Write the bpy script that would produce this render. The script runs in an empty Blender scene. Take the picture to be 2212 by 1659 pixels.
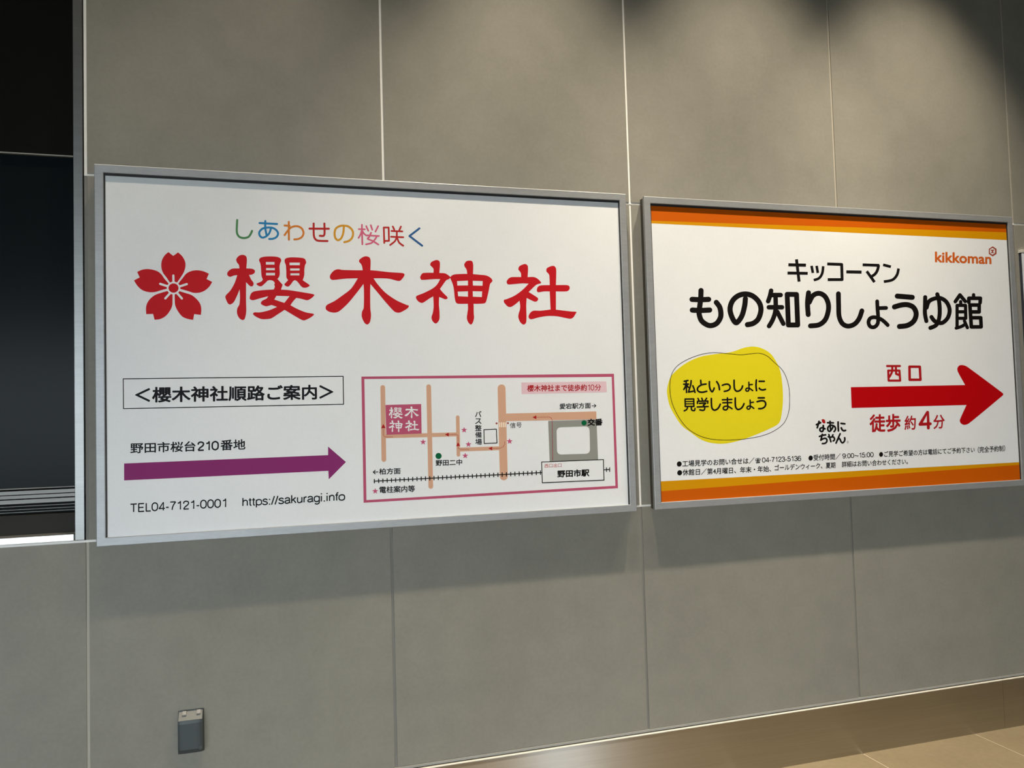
import bpy, bmesh, math, random
from mathutils import Vector, Matrix
from mathutils.geometry import tessellate_polygon

random.seed(4)
# ------------------------------------------------------------------ scale
# U = one unit of the survey of the wall in metres (wall panels are 1.0 m wide);
# x runs along the wall, y goes into it (room on the -y side), z is up.
U = 2.92
EYE = 0.5039            # eye height above the floor, in U
def P3(X, Y, Z): return Vector((X * U, Y * U, (Z + EYE) * U))

W, H = 2212, 1659
FPX, YAW, PITCH, ROLL = 1717.29, 0.2863, 0.0432, -0.0285
cy, sy, cp, sp = math.cos(YAW), math.sin(YAW), math.cos(PITCH), math.sin(PITCH)
fwd = Vector((sy * cp, cy * cp, sp))
right = Vector((cy, -sy, 0)); up = right.cross(fwd)
cr, sr = math.cos(ROLL), math.sin(ROLL)
camr = right * cr + up * sr
camu = -right * sr + up * cr

# ------------------------------------------------------------------ camera
sc = bpy.context.scene
C = sc.collection
cam_data = bpy.data.cameras.new('camera')
cam = bpy.data.objects.new('camera', cam_data); C.objects.link(cam)
cam_data.sensor_fit = 'HORIZONTAL'; cam_data.sensor_width = 36.0
cam_data.lens = FPX / W * 36.0
cam_data.clip_start = 0.05; cam_data.clip_end = 200
cam.matrix_world = Matrix.Translation(P3(0, -1, 0)) @ Matrix((camr, camu, -fwd)).transposed().to_4x4()
sc.camera = cam

# ------------------------------------------------------------------ world, lights, exposure
sc.view_settings.view_transform = 'Standard'
sc.view_settings.look = 'None'
sc.view_settings.exposure = 0.0
sc.view_settings.gamma = 1.0
sc.view_settings.use_curve_mapping = False
world = bpy.data.worlds.new('overcast_sky'); sc.world = world
world.use_nodes = True
bg = world.node_tree.nodes['Background']
bg.inputs[0].default_value = (0.80, 0.92, 1.0, 1)      # even overcast daylight
bg.inputs[1].default_value = 9.4

CEIL = 1.04             # ceiling height in survey units above the eye
def downlight(X, power, z=1.022, y=-0.223, ang=67, blend=0.88):
    d = bpy.data.lights.new('downlight', 'SPOT')
    d.energy = power; d.color = (1.0, 0.86, 0.66)
    d.spot_size = math.radians(ang); d.spot_blend = blend
    d.shadow_soft_size = 0.035
    o = bpy.data.objects.new('downlight', d); C.objects.link(o)
    o.location = P3(X, y, z)
for X, p in ((-0.300, 90), (0.000, 165), (0.330, 405), (0.660, 440), (0.955, 470)):
    downlight(X, p, ang=65 if X < .5 else 67, blend=.88 if X < .2 else .78)

# ------------------------------------------------------------------ materials
def srgb(r, g, b):
    f = lambda c: (c / 12.92) if c <= 0.04045 else ((c + 0.055) / 1.055) ** 2.4
    return (f(r / 255), f(g / 255), f(b / 255), 1)
def mat(name, col, rough=0.6, metal=0.0, spec=0.5, aniso=0.0):
    m = bpy.data.materials.new(name); m.use_nodes = True
    b = m.node_tree.nodes['Principled BSDF']
    b.inputs['Base Color'].default_value = col if len(col) == 4 else (*col, 1)
    b.inputs['Roughness'].default_value = rough
    b.inputs['Metallic'].default_value = metal
    b.inputs['Specular IOR Level'].default_value = spec
    b.inputs['Anisotropic'].default_value = aniso
    if aniso: b.inputs['Anisotropic Rotation'].default_value = .25
    return m
def mottle(m, c1, c2, scales, stretch=(1, 1, 1), bump=0.0, bscale=300, detail=4):
    """mixes two tones by object-space noise and adds fine relief"""
    nt = m.node_tree; N = nt.nodes; L = nt.links; b = N['Principled BSDF']
    tc = N.new('ShaderNodeTexCoord'); mp = N.new('ShaderNodeMapping')
    mp.inputs['Scale'].default_value = stretch
    L.new(tc.outputs['Object'], mp.inputs['Vector'])
    prev = None
    for s, wgt in scales:
        n = N.new('ShaderNodeTexNoise'); n.inputs['Scale'].default_value = s
        n.inputs['Detail'].default_value = detail
        L.new(mp.outputs[0], n.inputs['Vector'])
        mu = N.new('ShaderNodeMath'); mu.operation = 'MULTIPLY'; mu.inputs[1].default_value = wgt
        L.new(n.outputs['Fac'], mu.inputs[0])
        if prev is None: prev = mu
        else:
            a = N.new('ShaderNodeMath'); a.operation = 'ADD'
            L.new(prev.outputs[0], a.inputs[0]); L.new(mu.outputs[0], a.inputs[1]); prev = a
    r = N.new('ShaderNodeMapRange')
    tot = sum(w for _, w in scales)
    r.inputs['From Min'].default_value = 0.30 * tot; r.inputs['From Max'].default_value = 0.70 * tot
    L.new(prev.outputs[0], r.inputs['Value'])
    mix = N.new('ShaderNodeMix'); mix.data_type = 'RGBA'
    mix.inputs[6].default_value = (*c1[:3], 1); mix.inputs[7].default_value = (*c2[:3], 1)
    L.new(r.outputs[0], mix.inputs[0]); L.new(mix.outputs[2], b.inputs['Base Color'])
    if bump:
        n = N.new('ShaderNodeTexNoise'); n.inputs['Scale'].default_value = bscale
        L.new(mp.outputs[0], n.inputs['Vector'])
        bp = N.new('ShaderNodeBump'); bp.inputs['Strength'].default_value = bump
        bp.inputs['Distance'].default_value = 0.001
        L.new(n.outputs['Fac'], bp.inputs['Height']); L.new(bp.outputs[0], b.inputs['Normal'])
    return m

M = {}
M['panel'] = mottle(mat('stone_panel', (.3, .3, .3), .62, spec=.3), (.206, .198, .171), (.270, .259, .223),
                    ((1.7, .8), (9, .6), (70, .45)), bump=.25, bscale=420)
M['backing'] = mat('dark_backing', (.015, .014, .012), .9)
M['bead'] = mat('pale_joint_bead', (.86, .84, .80), .45)
M['bead_grey'] = mat('grey_joint_bead', (.28, .28, .265), .6)
M['bead_tan'] = mat('tan_joint_bead', (.40, .37, .31), .6)
M['lip_shade_strip'] = mat('black_lip_shade', (.012, .012, .014), .6)  # near-black tone standing for the shade under the frame lip
M['sealant'] = mat('dark_sealant', (.20, .193, .175), .7)
M['alu'] = mottle(mat('anodised_frame', (.3, .3, .3), .42, .35, .5), (.31, .323, .336), (.37, .383, .396),
                  ((30, .5), (160, .5)), stretch=(.25, 1, 1), bump=.15, bscale=500)
M['casing'] = mat('bronze_casing', (.075, .07, .058), .5, .4)
M['steel'] = mottle(mat('brushed_steel', (.5, .5, .5), .38, 1.0, .5), (.20, .20, .195), (.25, .25, .245),
                    ((5, .4), (60, .6)), stretch=(.1, 1, 9))
M['rail'] = mottle(mat('dull_steel_rail', (.2, .2, .2), .34, 1.0, .5), (.075, .072, .066), (.11, .106, .098), ((5, .4), (60, .6)), stretch=(.1, 1, 9))
M['kick'] = mottle(mat('brushed_kick_plate', (.5, .5, .5), .285, 1.0, .5, 1.0), (.52, .51, .49), (.62, .61, .59),
                   ((3, .4), (40, .6)), stretch=(.08, 1, 9))
M['kick_lip'] = mat('kick_plate_lip', (.85, .83, .76), .3, .2)
M['darkglass'] = mat('dark_tinted_glass', (.006, .009, .011), .22, 0, .06)
M['blackboard'] = mat('black_laminate', (.006, .006, .005), .45, 0, .05)
M['brownboard'] = mat('dark_brown_board', (.022, .020, .016), .5, 0, .12)
M['tile'] = mottle(mat('floor_tile', (.4, .3, .2), .42, spec=.45), (.205, .165, .103), (.275, .222, .142),
                   ((4, .7), (40, .6), (200, .3)), bump=.3, bscale=260)
M['grout'] = mat('pale_grout', (.62, .54, .42), .8)
M['ceiling'] = mat('dark_ceiling', (.06, .057, .05), .8)
M['plaster'] = mat('concourse_wall', (.13, .125, .115), .8)
M['concrete'] = mat('outdoor_paving', (.20, .20, .19), .9)
M['paper'] = mottle(mat('poster_paper', (.8, .8, .8), .5, spec=.35), (.735, .757, .785), (.765, .787, .815),
                    ((14, .5), (120, .5)))
M['white_ink'] = mat('white_print', (.75, .772, .80), .5, spec=.35)
def ink(name, r, g, b): 
    c = srgb(r, g, b); k = 0.98
    M[name] = mat(name, tuple(min(.9, v * k) for v in c[:3]), .55, spec=.12)
ink('red_ink', 190, 22, 32); ink('black_ink', 14, 11, 11); ink('soft_black_ink', 18, 17, 24)
ink('green_ink', 78, 135, 88); ink('blue_ink', 45, 128, 182); ink('orange_ink', 208, 124, 50)
ink('rust_ink', 176, 40, 38); ink('gold_ink', 206, 146, 40); ink('rose_ink', 205, 95, 125)
ink('navy_ink', 45, 92, 145); ink('purple_ink', 132, 42, 106); ink('road_ink', 206, 162, 136)
ink('map_pink', 180, 82, 112); ink('map_grey', 142, 143, 138); ink('pale_pink', 222, 190, 200)
ink('star_pink', 190, 85, 120); ink('dot_green', 0, 92, 55); ink('dark_red', 165, 22, 28)
ink('stripe_orange', 194, 88, 0); ink('stripe_yellow', 204, 142, 0)
for n_ in ('stripe_orange', 'stripe_yellow'): M[n_].node_tree.nodes['Principled BSDF'].inputs['Specular IOR Level'].default_value = .12; ink('balloon_yellow', 220, 205, 30)
ink('arrow_red', 178, 0, 8); ink('logo_orange', 196, 92, 30); ink('logo_rust', 150, 66, 48)
ink('grey_ink', 95, 92, 92); ink('cream_ink', 240, 222, 200)
M['boxgrey'] = mat('grey_plastic_cover', (.036, .047, .050), .45)
M['boxlight'] = mat('pale_grey_plastic', (.165, .172, .162), .5)
M['boxpin'] = mat('hinge_plastic', (.26, .255, .245), .45)
M['board_white'] = mottle(mat('notice_white', (.7, .72, .8), .5), (.62, .65, .74), (.78, .80, .86), ((40, .5), (160, .5)))
M['board_dark'] = mat('notice_edge', (.03, .035, .05), .5)
M['chrome'] = mat('bright_steel_sill', (.88, .90, .90), .22, .75)

# ------------------------------------------------------------------ mesh helpers
def wloc(o):
    v = Vector((0, 0, 0))
    while o: v += o.location; o = o.parent
    return v
def empty(name, loc, **kw):
    o = bpy.data.objects.new(name, None); C.objects.link(o); o.location = loc
    for k, v in kw.items(): o[k] = v
    return o
def mk(name, verts, faces, m, parent=None, smooth=False, **kw):
    base = wloc(parent) if parent else Vector((0, 0, 0))
    me = bpy.data.meshes.new(name)
    me.from_pydata([tuple(Vector(v) - base) for v in verts], [], faces)
    me.materials.append(m)
    if smooth: me.polygons.foreach_set('use_smooth', [True] * len(me.polygons))
    me.update()
    o = bpy.data.objects.new(name, me); C.objects.link(o)
    if parent: o.parent = parent
    for k, v in kw.items(): o[k] = v
    return o
def from_bm(name, bm, m, parent=None, **kw):
    base = wloc(parent) if parent else Vector((0, 0, 0))
    bmesh.ops.recalc_face_normals(bm, faces=bm.faces)
    for v in bm.verts: v.co -= base
    me = bpy.data.meshes.new(name); bm.to_mesh(me); bm.free(); me.materials.append(m)
    o = bpy.data.objects.new(name, me); C.objects.link(o)
    if parent: o.parent = parent
    for k, v in kw.items(): o[k] = v
    return o
def boxbm(lo, hi, bevel=0.0, bm=None):
    """box from survey coordinates lo to hi"""
    a, b = P3(*lo), P3(*hi)
    own = bm or bmesh.new()
    vs = [own.verts.new((x, y, z)) for x in (a.x, b.x) for y in (a.y, b.y) for z in (a.z, b.z)]
    fs = [own.faces.new([vs[i] for i in q]) for q in
          ((0, 1, 3, 2), (4, 6, 7, 5), (0, 4, 5, 1), (2, 3, 7, 6), (0, 2, 6, 4), (1, 5, 7, 3))]
    if bevel:
        es = list({e for f in fs for e in f.edges})
        bmesh.ops.bevel(own, geom=es, offset=bevel, segments=2, affect='EDGES', profile=.6)
    return own
def box(name, lo, hi, m, parent=None, bevel=0.0, **kw):
    return from_bm(name, boxbm(lo, hi, bevel), m, parent, **kw)

def at(px, py, Y):
    """point of the wall-parallel plane Y that the survey photo shows at (px, py)"""
    d = fwd * FPX + camr * (px - W / 2) - camu * (py - H / 2)
    t = (Y + 1) / d.y
    return d.x * t, d.z * t

# ------------------------------------------------------------------ room
JV = [-0.2084 + .3406 * k for k in range(-3, 7)]       # vertical panel joints
HT, HB, BASE = 0.2935, -0.1244, -0.4290
G = 0.0016                                              # half joint width
REC = 0.0011
ZR = [(BASE + .0046, HB - G * .8), (HB + G * .8, HT - G * .8), (HT + G * .8, .7105), (.7137, CEIL)]
XL, XR, YF = -1.90, 2.90, -2.55                         # room extents in survey units
wall = empty('wall_back', P3(0, 0, -EYE), kind='structure')
OPX, OPZ0, OPZ1 = -0.2210, -0.1228, .90                 # recess on the left
for r_, (z0, z1) in enumerate(ZR):
    for i in range(len(JV) - 1):
        x0, x1 = JV[i] + G, JV[i + 1] - G
        if r_ > 0 and JV[i + 1] < -0.2: continue
        j = random.uniform(0, .00012)
        box('stone_panel', (x0, -j, z0), (x1, .012, z1), M['panel'], wall, bevel=.0012)
# beads in the joints
for i, x in enumerate(JV):
    if i == 0 or i == len(JV) - 1: continue
    rows = ((ZR[0], 'bead_grey'), (ZR[1], 'sealant'), (ZR[2], 'bead'), (ZR[3], 'bead'))
    for k, ((z0, z1), mm) in enumerate(rows):
        if k > 0 and x < -.3: continue
        if k == 1 and abs(x - .4728) < .01: mm = 'bead'
        if k == 0 and x < 0: mm = 'bead_tan'
        if k == 0 and x > .1: mm = 'sealant'
        if k > 1 and x > .8: mm = 'bead_tan'
        box('joint_bead', (x - G, REC, z0), (x + G, .011, z1), M[mm], wall)
x0, x1 = JV[0], JV[-1]
box('joint_bead', (x0, REC * .6, HB - G * .8), (x1, .011, HB + G * .8), M['bead'], wall)
box('joint_bead', (-.2084 - G, REC * .6, HT - G * .8), (x1, .011, HT + G * .8), M['bead'], wall)
box('joint_bead', (-.2084 - G, REC, .7105), (x1, .011, .7137), M['bead_grey'], wall)
box('backing', (OPX + .002, .012, HB), (x1, .05, CEIL), M['backing'], wall)
box('backing', (XL, .012, -EYE), (x1, .05, HB - .001), M['backing'], wall)
box('wall_end', (JV[-1] + G, 0, -EYE), (XR, .05, CEIL), M['plaster'], wall)
box('wall_end', (XL, 0, -EYE), (JV[0], .05, CEIL), M['plaster'], wall)

# floor with tiles
T = 0.2055
floor = box('floor', (XL, YF, -EYE - .02), (XR, .05, -EYE - .0006), M['grout'], kind='structure')
tx0 = 0.8125
bm0 = None
tile_me = None
g = .0009
for i in range(-11, 10):
    for j in range(0, 12):
        X0, Y1 = tx0 + i * T, -.002 - j * T
        if tile_me is None:
            o = box('floor_tile', (0, 0, 0), (T - 2 * g, T - 2 * g, .0024), M['tile'], None, bevel=.001)
            tile_me = o.data
            lo = P3(0, 0, 0)
            for v in tile_me.vertices: v.co -= lo
        else:
            o = bpy.data.objects.new('floor_tile', tile_me); C.objects.link(o)
        o.parent = floor
        o.location = P3(X0 + g, Y1 - T + g, -EYE - .0024)
ceil = box('ceiling', (XL, YF, CEIL), (XR, .05, CEIL + .03), M['ceiling'], kind='structure')
# unseen opposite wall, solid above; openings added and sized to shape the daylight
HEAD = 0.26
wf = empty('wall_front', P3(0, YF, -EYE), kind='structure')
openings = [(-1.80, -1.02), (-.98, -.20), (-.16, .30), (1.05, 1.19), (1.215, 1.29)]  # narrow right-hand pair added to put a bright streak on the baseboard
xx = XL
for a, b in openings:
    box('wall_pier', (xx, YF - .03, -EYE), (a, YF, HEAD), M['plaster'], wf); xx = b
box('wall_pier', (xx, YF - .03, -EYE), (XR, YF, HEAD), M['plaster'], wf)
HEADL = .36
box('wall_head', (XL, YF - .03, HEADL), (XR, YF, CEIL), M['plaster'], wf)
box('wall_head', (-.20, YF - .03, HEAD), (XR, YF, HEADL), M['plaster'], wf)
box('wall_pier', (-1.02, YF - .03, HEAD), (-.98, YF, HEADL), M['plaster'], wf)
box('wall_pier', (XL, YF - .03, HEAD), (-1.80, YF, HEADL), M['plaster'], wf)
box('wall_left', (XL - .03, YF, -EYE), (XL, .05, CEIL), M['plaster'], kind='structure')
box('wall_right', (XR, YF, -EYE), (XR + .03, .05, CEIL), M['plaster'], kind='structure')
box('ground', (XL - 4, YF - 8, -EYE - .03), (XR + 4, YF - .03, -EYE - .01), M['concrete'], kind='structure')

# baseboard of brushed steel plates, with the thin trim above it
bb = empty('baseboard_back', P3(0, 0, -EYE), kind='structure')
BT = BASE - .0006
seams = [-1.25, -.42, at(2164, 1475, -.002)[0], 2.60]
for a, b in zip(seams, seams[1:]):
    bm = boxbm((a + .00012, -.0035, -EYE), (b - .00012, .011, BT), 0)
    o = from_bm('steel_plate', bm, M['kick'], bb)
    box('plate_lip', (a + .0004, -.0042, BT - .0004), (b - .0004, .011, BT + .0007), M['kick_lip'], bb, bevel=.0006)
tr = empty('trim_1', P3(0, 0, BASE), kind='structure')
for a, b in zip(seams, seams[1:]):
    box('trim_strip', (a + .0003, -.0012, BASE + .0016), (b - .0003, .011, BASE + .0044), M['bead_grey'], tr, bevel=.0006)

# ------------------------------------------------------------------ recess with dark glass on the left
win = empty('window_1', P3(-.4, 0, OPZ0), kind='structure')
WX0 = -.95
D = .030
box('jamb_post', (OPX, -.0006, OPZ0), (-.2112, .045, OPZ1), M['steel'], win, bevel=.0015)
box('joint_bead', (-.2109, .004, HB + .002), (-.2101, .012, OPZ1), M['sealant'], win)
def zpx(py, Y, px=60): return at(px, py, Y)[1]
def bar(name, ya, yb, Y, m, depth=.010, bevel=.0008):
    # ya, yb: survey rows of the upper and lower edge near the left border
    za, zb = at(0, ya, Y)[1], at(0, yb, Y)[1]
    return box(name, (WX0, Y, zb), (OPX - .0003, Y + depth, za), m, win, bevel=bevel)
bar('upper_panel', -400, 326.5, D, M['blackboard'])
bar('transom_bead', 327, 329.5, D - .001, M['bead_grey'], .004, .0003)
bar('glass_pane', 330.5, 1057, D + .004, M['darkglass'], .004, 0)
bar('glazing_bead', 1057, 1059, D, M['bead_grey'], .006, .0003)
bar('shutter_rail', 1062.5, 1071, D - .006, M['rail'])
bar('shutter_rail', 1072, 1080, D - .003, M['rail'])
bar('shutter_rail', 1081.5, 1091, D - .006, M['rail'])
bar('guide_rail', 1095.5, 1097, D, M['bead_grey'], .006, .0002)
bar('guide_rail', 1102.5, 1104, D, M['bead_grey'], .006, .0002)
bar('guide_rail', 1108.5, 1110, D, M['bead_grey'], .006, .0002)
bar('rail_backing', 1059, 1115, D + .006, M['blackboard'], .004, 0)
bar('lower_panel', 1115.5, 1166, D - .008, M['brownboard'])
za, zb = at(0, 1163.5, -.0004)[1], at(0, 1178, -.0004)[1]
box('sill_plate', (WX0, -.0004, zb), (OPX - .0012, D - .002, za), M['chrome'], win, bevel=.0012)
box('recess_back', (WX0, .046, OPZ0), (OPX, .05, OPZ1 + .14), M['backing'], win)
box('recess_side', (WX0 - .01, .0, OPZ0), (WX0, .05, OPZ1 + .14), M['backing'], win)

# ------------------------------------------------------------------ print drawing helpers
S_FRONT = 0.0152
RECESS = 0.0030
def YL(layer): return -(S_FRONT - RECESS) - .00002 * layer
class Crop:
    """reads points given in an enlarged detail of the survey photo"""
    def __init__(s, x, y, k): s.x, s.y, s.k = x, y, k
    def __call__(s, p): return (s.x + p[0] / s.k, s.y + p[1] / s.k)
def spline(pts, closed=True, n=6):
    """Catmull-Rom through the points; a third item 'c' marks a hard corner"""
    Q = [(p[0], p[1]) for p in pts]; hard = [len(p) > 2 for p in pts]
    N = len(Q); out = []
    rng = N if closed else N - 1
    for i in range(rng):
        p1, p2 = Q[i], Q[(i + 1) % N]
        p0 = Q[i - 1] if (closed or i > 0) else p1
        p3 = Q[(i + 2) % N] if (closed or i + 2 < N) else p2
        if hard[i]: p0 = p1
        if hard[(i + 1) % N]: p3 = p2
        for k in range(n):
            t = k / n
            # finite tangents limited to keep the outline from overshooting
            m1 = ((p2[0] - p0[0]) / 2, (p2[1] - p0[1]) / 2); m2 = ((p3[0] - p1[0]) / 2, (p3[1] - p1[1]) / 2)
            L = math.dist(p1, p2)
            for_ = []
            for m in (m1, m2):
                l = math.hypot(*m); f = min(1, L * 1.0 / l) if l > 1e-9 else 1
                for_.append((m[0] * f, m[1] * f))
            m1, m2 = for_
            h = (2*t**3 - 3*t**2 + 1, t**3 - 2*t**2 + t, -2*t**3 + 3*t**2, t**3 - t**2)
            out.append(tuple(h[0]*p1[a] + h[1]*m1[a] + h[2]*p2[a] + h[3]*m2[a] for a in (0, 1)))
    if not closed: out.append(Q[-1])
    return out
def arcpts(c, rx, ry, n=28): return [(c[0] + rx*math.cos(2*math.pi*k/n), c[1] + ry*math.sin(2*math.pi*k/n)) for k in range(n)]
class Art:
    """collects flat print in one plane; points arrive as survey pixels"""
    def __init__(s, layer): s.Y = YL(layer); s.v = []; s.f = []; s.nstroke = 0
    def pt(s, p):
        X, Z = at(p[0], p[1], s.Y); s.v.append(P3(X, s.Y, Z)); return len(s.v) - 1
    def poly(s, loops):
        loops = [[Vector((*at(p[0], p[1], s.Y), 0)) for p in l] for l in loops]
        tris = tessellate_polygon(loops); flat = [v for l in loops for v in l]
        b = len(s.v); s.v += [P3(v.x, s.Y, v.y) for v in flat]
        s.f += [tuple(b + i for i in t) for t in tris]
    def stroke(s, pts, w, cap='round', closed=False):
        """band of width w (pixels) along pts, built without overlapping faces;
        each band rises by a hair along its length so that crossings stay clean"""
        pts = [p for i, p in enumerate(pts) if i == 0 or math.dist(p, pts[i-1]) > 1e-4]
        if closed and math.dist(pts[0], pts[-1]) < 1e-4: pts = pts[:-1]
        n = len(pts); h = w / 2
        N = n if closed else n - 1
        Ybase = s.Y - s.nstroke * .3e-5; s.nstroke += 1
        def P(q, t):
            X, Z = at(q[0], q[1], s.Y); s.v.append(P3(X, Ybase - .15e-5 * t, Z)); return len(s.v) - 1
        nrm = []
        for i in range(N):
            p, q = pts[i], pts[(i + 1) % n]; l = math.dist(p, q)
            nrm.append((-(q[1]-p[1])/l, (q[0]-p[0])/l))
        start = {}; end = {}
        for i in range(n):
            t = i / max(1, n - 1); p = pts[i]
            if not closed and i in (0, n - 1):
                nn = nrm[0] if i == 0 else nrm[-1]
                A = (p[0]+nn[0]*h, p[1]+nn[1]*h); B = (p[0]-nn[0]*h, p[1]-nn[1]*h)
                (start if i == 0 else end)[i if i == 0 else n - 2] = (A, B)
                if cap == 'round':
                    a0 = math.atan2(nn[1], nn[0]) + (0 if i == 0 else math.pi)
                    s.f.append(tuple(P((p[0]+h*math.cos(a0+math.pi*k/9), p[1]+h*math.sin(a0+math.pi*k/9)), t) for k in range(10)))
                continue
            n1, n2 = nrm[i-1], nrm[i % N]
            cr_ = n1[0]*n2[1] - n1[1]*n2[0]; dt = n1[0]*n2[0] + n1[1]*n2[1]
            ang = math.atan2(cr_, dt)
            k = h / max(.3, 1 + dt); mid = ((n1[0]+n2[0])*k, (n1[1]+n2[1])*k)
            if abs(ang) < .30:
                A = (p[0]+mid[0], p[1]+mid[1]); B = (p[0]-mid[0], p[1]-mid[1])
                end[(i-1) % N] = (A, B); start[i % N] = (A, B); continue
            if ang > 0:     # turns towards +n: inner side is +n
                I = (p[0]+mid[0], p[1]+mid[1]); o1 = (-n1[0], -n1[1])
            else:
                I = (p[0]-mid[0], p[1]-mid[1]); o1 = n1
            a0 = math.atan2(o1[1], o1[0]); m = 5
            arc = [(p[0]+h*math.cos(a0+ang*j/m), p[1]+h*math.sin(a0+ang*j/m)) for j in range(m+1)]
            s.f.append(tuple(P(q, t) for q in [I] + arc))
            if ang > 0: end[(i-1) % N] = (I, arc[0]); start[i % N] = (I, arc[-1])
            else: end[(i-1) % N] = (arc[0], I); start[i % N] = (arc[-1], I)
        for i in range(N):
            A, B = start[i]; C_, D_ = end[i]
            t0 = i / max(1, n - 1); t1 = (i + 1) / max(1, n - 1)
            s.f.append((P(A, t0), P(C_, t1), P(D_, t1), P(B, t0)))
    def build(s, name, m, parent, **kw): return mk(name, s.v, s.f, m, parent, **kw)

def text_geo(body, bold=0.0, res=3):
    c = bpy.data.curves.new('t', 'FONT'); c.body = body; c.resolution_u = res
    o = bpy.data.objects.new('t', c); C.objects.link(o)
    bpy.context.view_layer.update()
    me = bpy.data.meshes.new_from_object(o.evaluated_get(bpy.context.evaluated_depsgraph_get()))
    v = [(q.co.x, q.co.y) for q in me.vertices]; f = [tuple(p.vertices) for p in me.polygons]
    bpy.data.objects.remove(o); bpy.data.curves.remove(c); bpy.data.meshes.remove(me)
    return v, f
def lay_text(art, body, bl, br, tl, bold=0.0, res=3):
    """fits the text's bounding box to bottom-left, bottom-right, top-left (pixels)"""
    v, f = text_geo(body, bold, res)
    xs = [p[0] for p in v]; ys = [p[1] for p in v]; x0, x1, y0, y1 = min(xs), max(xs), min(ys), max(ys)
    A, B, T_ = (Vector(at(*p, art.Y)) for p in (bl, br, tl))
    # heavier weights: the same glyphs laid over each other, nudged by 'bold' em
    sh = [(0, 0)]
    if bold:
        n = 6 if bold < .015 else 8
        sh = [(bold * math.cos(2*math.pi*(k+.5)/n), bold * math.sin(2*math.pi*(k+.5)/n)) for k in range(n)]
        x0 -= bold * .92; x1 += bold * .92; y0 -= bold * .92; y1 += bold * .92
    for j, (dx, dy) in enumerate(sh):
        b = len(art.v)
        for x, y in v:
            q = A + (B - A) * ((x + dx - x0) / (x1 - x0)) + (T_ - A) * ((y + dy - y0) / (y1 - y0))
            art.v.append(P3(q.x, art.Y - j * .2e-5, q.y))
        art.f += [tuple(b + i for i in t) for t in f]
def line_text(body, bl, br, tl, m, parent, layer=3, bold=0.0, name='lettering', crop=None, res=3):
    a = Art(layer)
    if crop: bl, br, tl = crop(bl), crop(br), crop(tl)
    lay_text(a, body, bl, br, tl, bold, res)
    return a.build(name, M[m], parent)

def framed_sign(name, x0, x1, z0, z1, label, cat, fw=.0096, group=None, casing=True):
    s = empty(name, P3((x0 + x1) / 2, 0, z0), label=label, category=cat)
    if group: s['group'] = group
    y0, y1 = -S_FRONT, -.0020
    cor = lambda d: [(x0 + d, z0 + d), (x1 - d, z0 + d), (x1 - d, z1 - d), (x0 + d, z1 - d)]
    O, I = cor(0), cor(fw)
    yr = -(S_FRONT - .0050)
    for k in range(4):
        a, b = O[k], O[(k + 1) % 4]; c, d = I[(k + 1) % 4], I[k]
        bm = bmesh.new()
        fr = [bm.verts.new(P3(p[0], y0, p[1])) for p in (a, b, c, d)]
        bk = [bm.verts.new(P3(p[0], yr, p[1])) for p in (a, b, c, d)]
        bm.faces.new(fr); bm.faces.new(bk[::-1])
        for i in range(4): bm.faces.new((fr[i], bk[i], bk[(i + 1) % 4], fr[(i + 1) % 4]))
        bm.edges.ensure_lookup_table()
        es = [e for e in bm.edges if {e.verts[0], e.verts[1]} in ({fr[0], fr[1]}, {fr[2], fr[3]})]
        bmesh.ops.bevel(bm, geom=es, offset=.0022, segments=2, affect='EDGES', profile=.5)
        from_bm('frame_rail', bm, M['alu'], s)
    # casing behind the frame, down to the wall
    e = .0012
    bm = bmesh.new()
    o1 = [(x0 + e, z0 + e), (x1 - e, z0 + e), (x1 - e, z1 - e), (x0 + e, z1 - e)]
    f1 = [bm.verts.new(P3(p[0], yr - .0002, p[1])) for p in o1]; f2 = [bm.verts.new(P3(p[0], 0, p[1])) for p in o1]
    for i in range(4): bm.faces.new((f1[i], f2[i], f2[(i + 1) % 4], f1[(i + 1) % 4]))
    bm.faces.new(f2)
    from_bm('casing', bm, M['casing'], s)
    return s
def poster_panel(parent, x0, x1, z0, z1, fw=.0090):
    Y = YL(0); f = .0096  # dark strips paint the shadow line inside the frame's top and sides
    box('lip_shade_strip', (x0 + f - .001, Y - .0012, z1 - f - .0026), (x1 - f + .001, Y + .001, z1 - f + .001), M['lip_shade_strip'], parent)
    box('lip_shade_strip', (x0 + f - .001, Y - .0010, z0 + f - .0002), (x0 + f + .0013, Y + .001, z1 - f), M['lip_shade_strip'], parent)
    box('lip_shade_strip', (x1 - f - .0012, Y - .0010, z0 + f - .0002), (x1 - f + .001, Y + .001, z1 - f), M['lip_shade_strip'], parent)
    return box('poster', (x0 + fw, Y, z0 + fw), (x1 - fw, Y + .0015, z1 - fw), M['paper'], parent)

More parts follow.
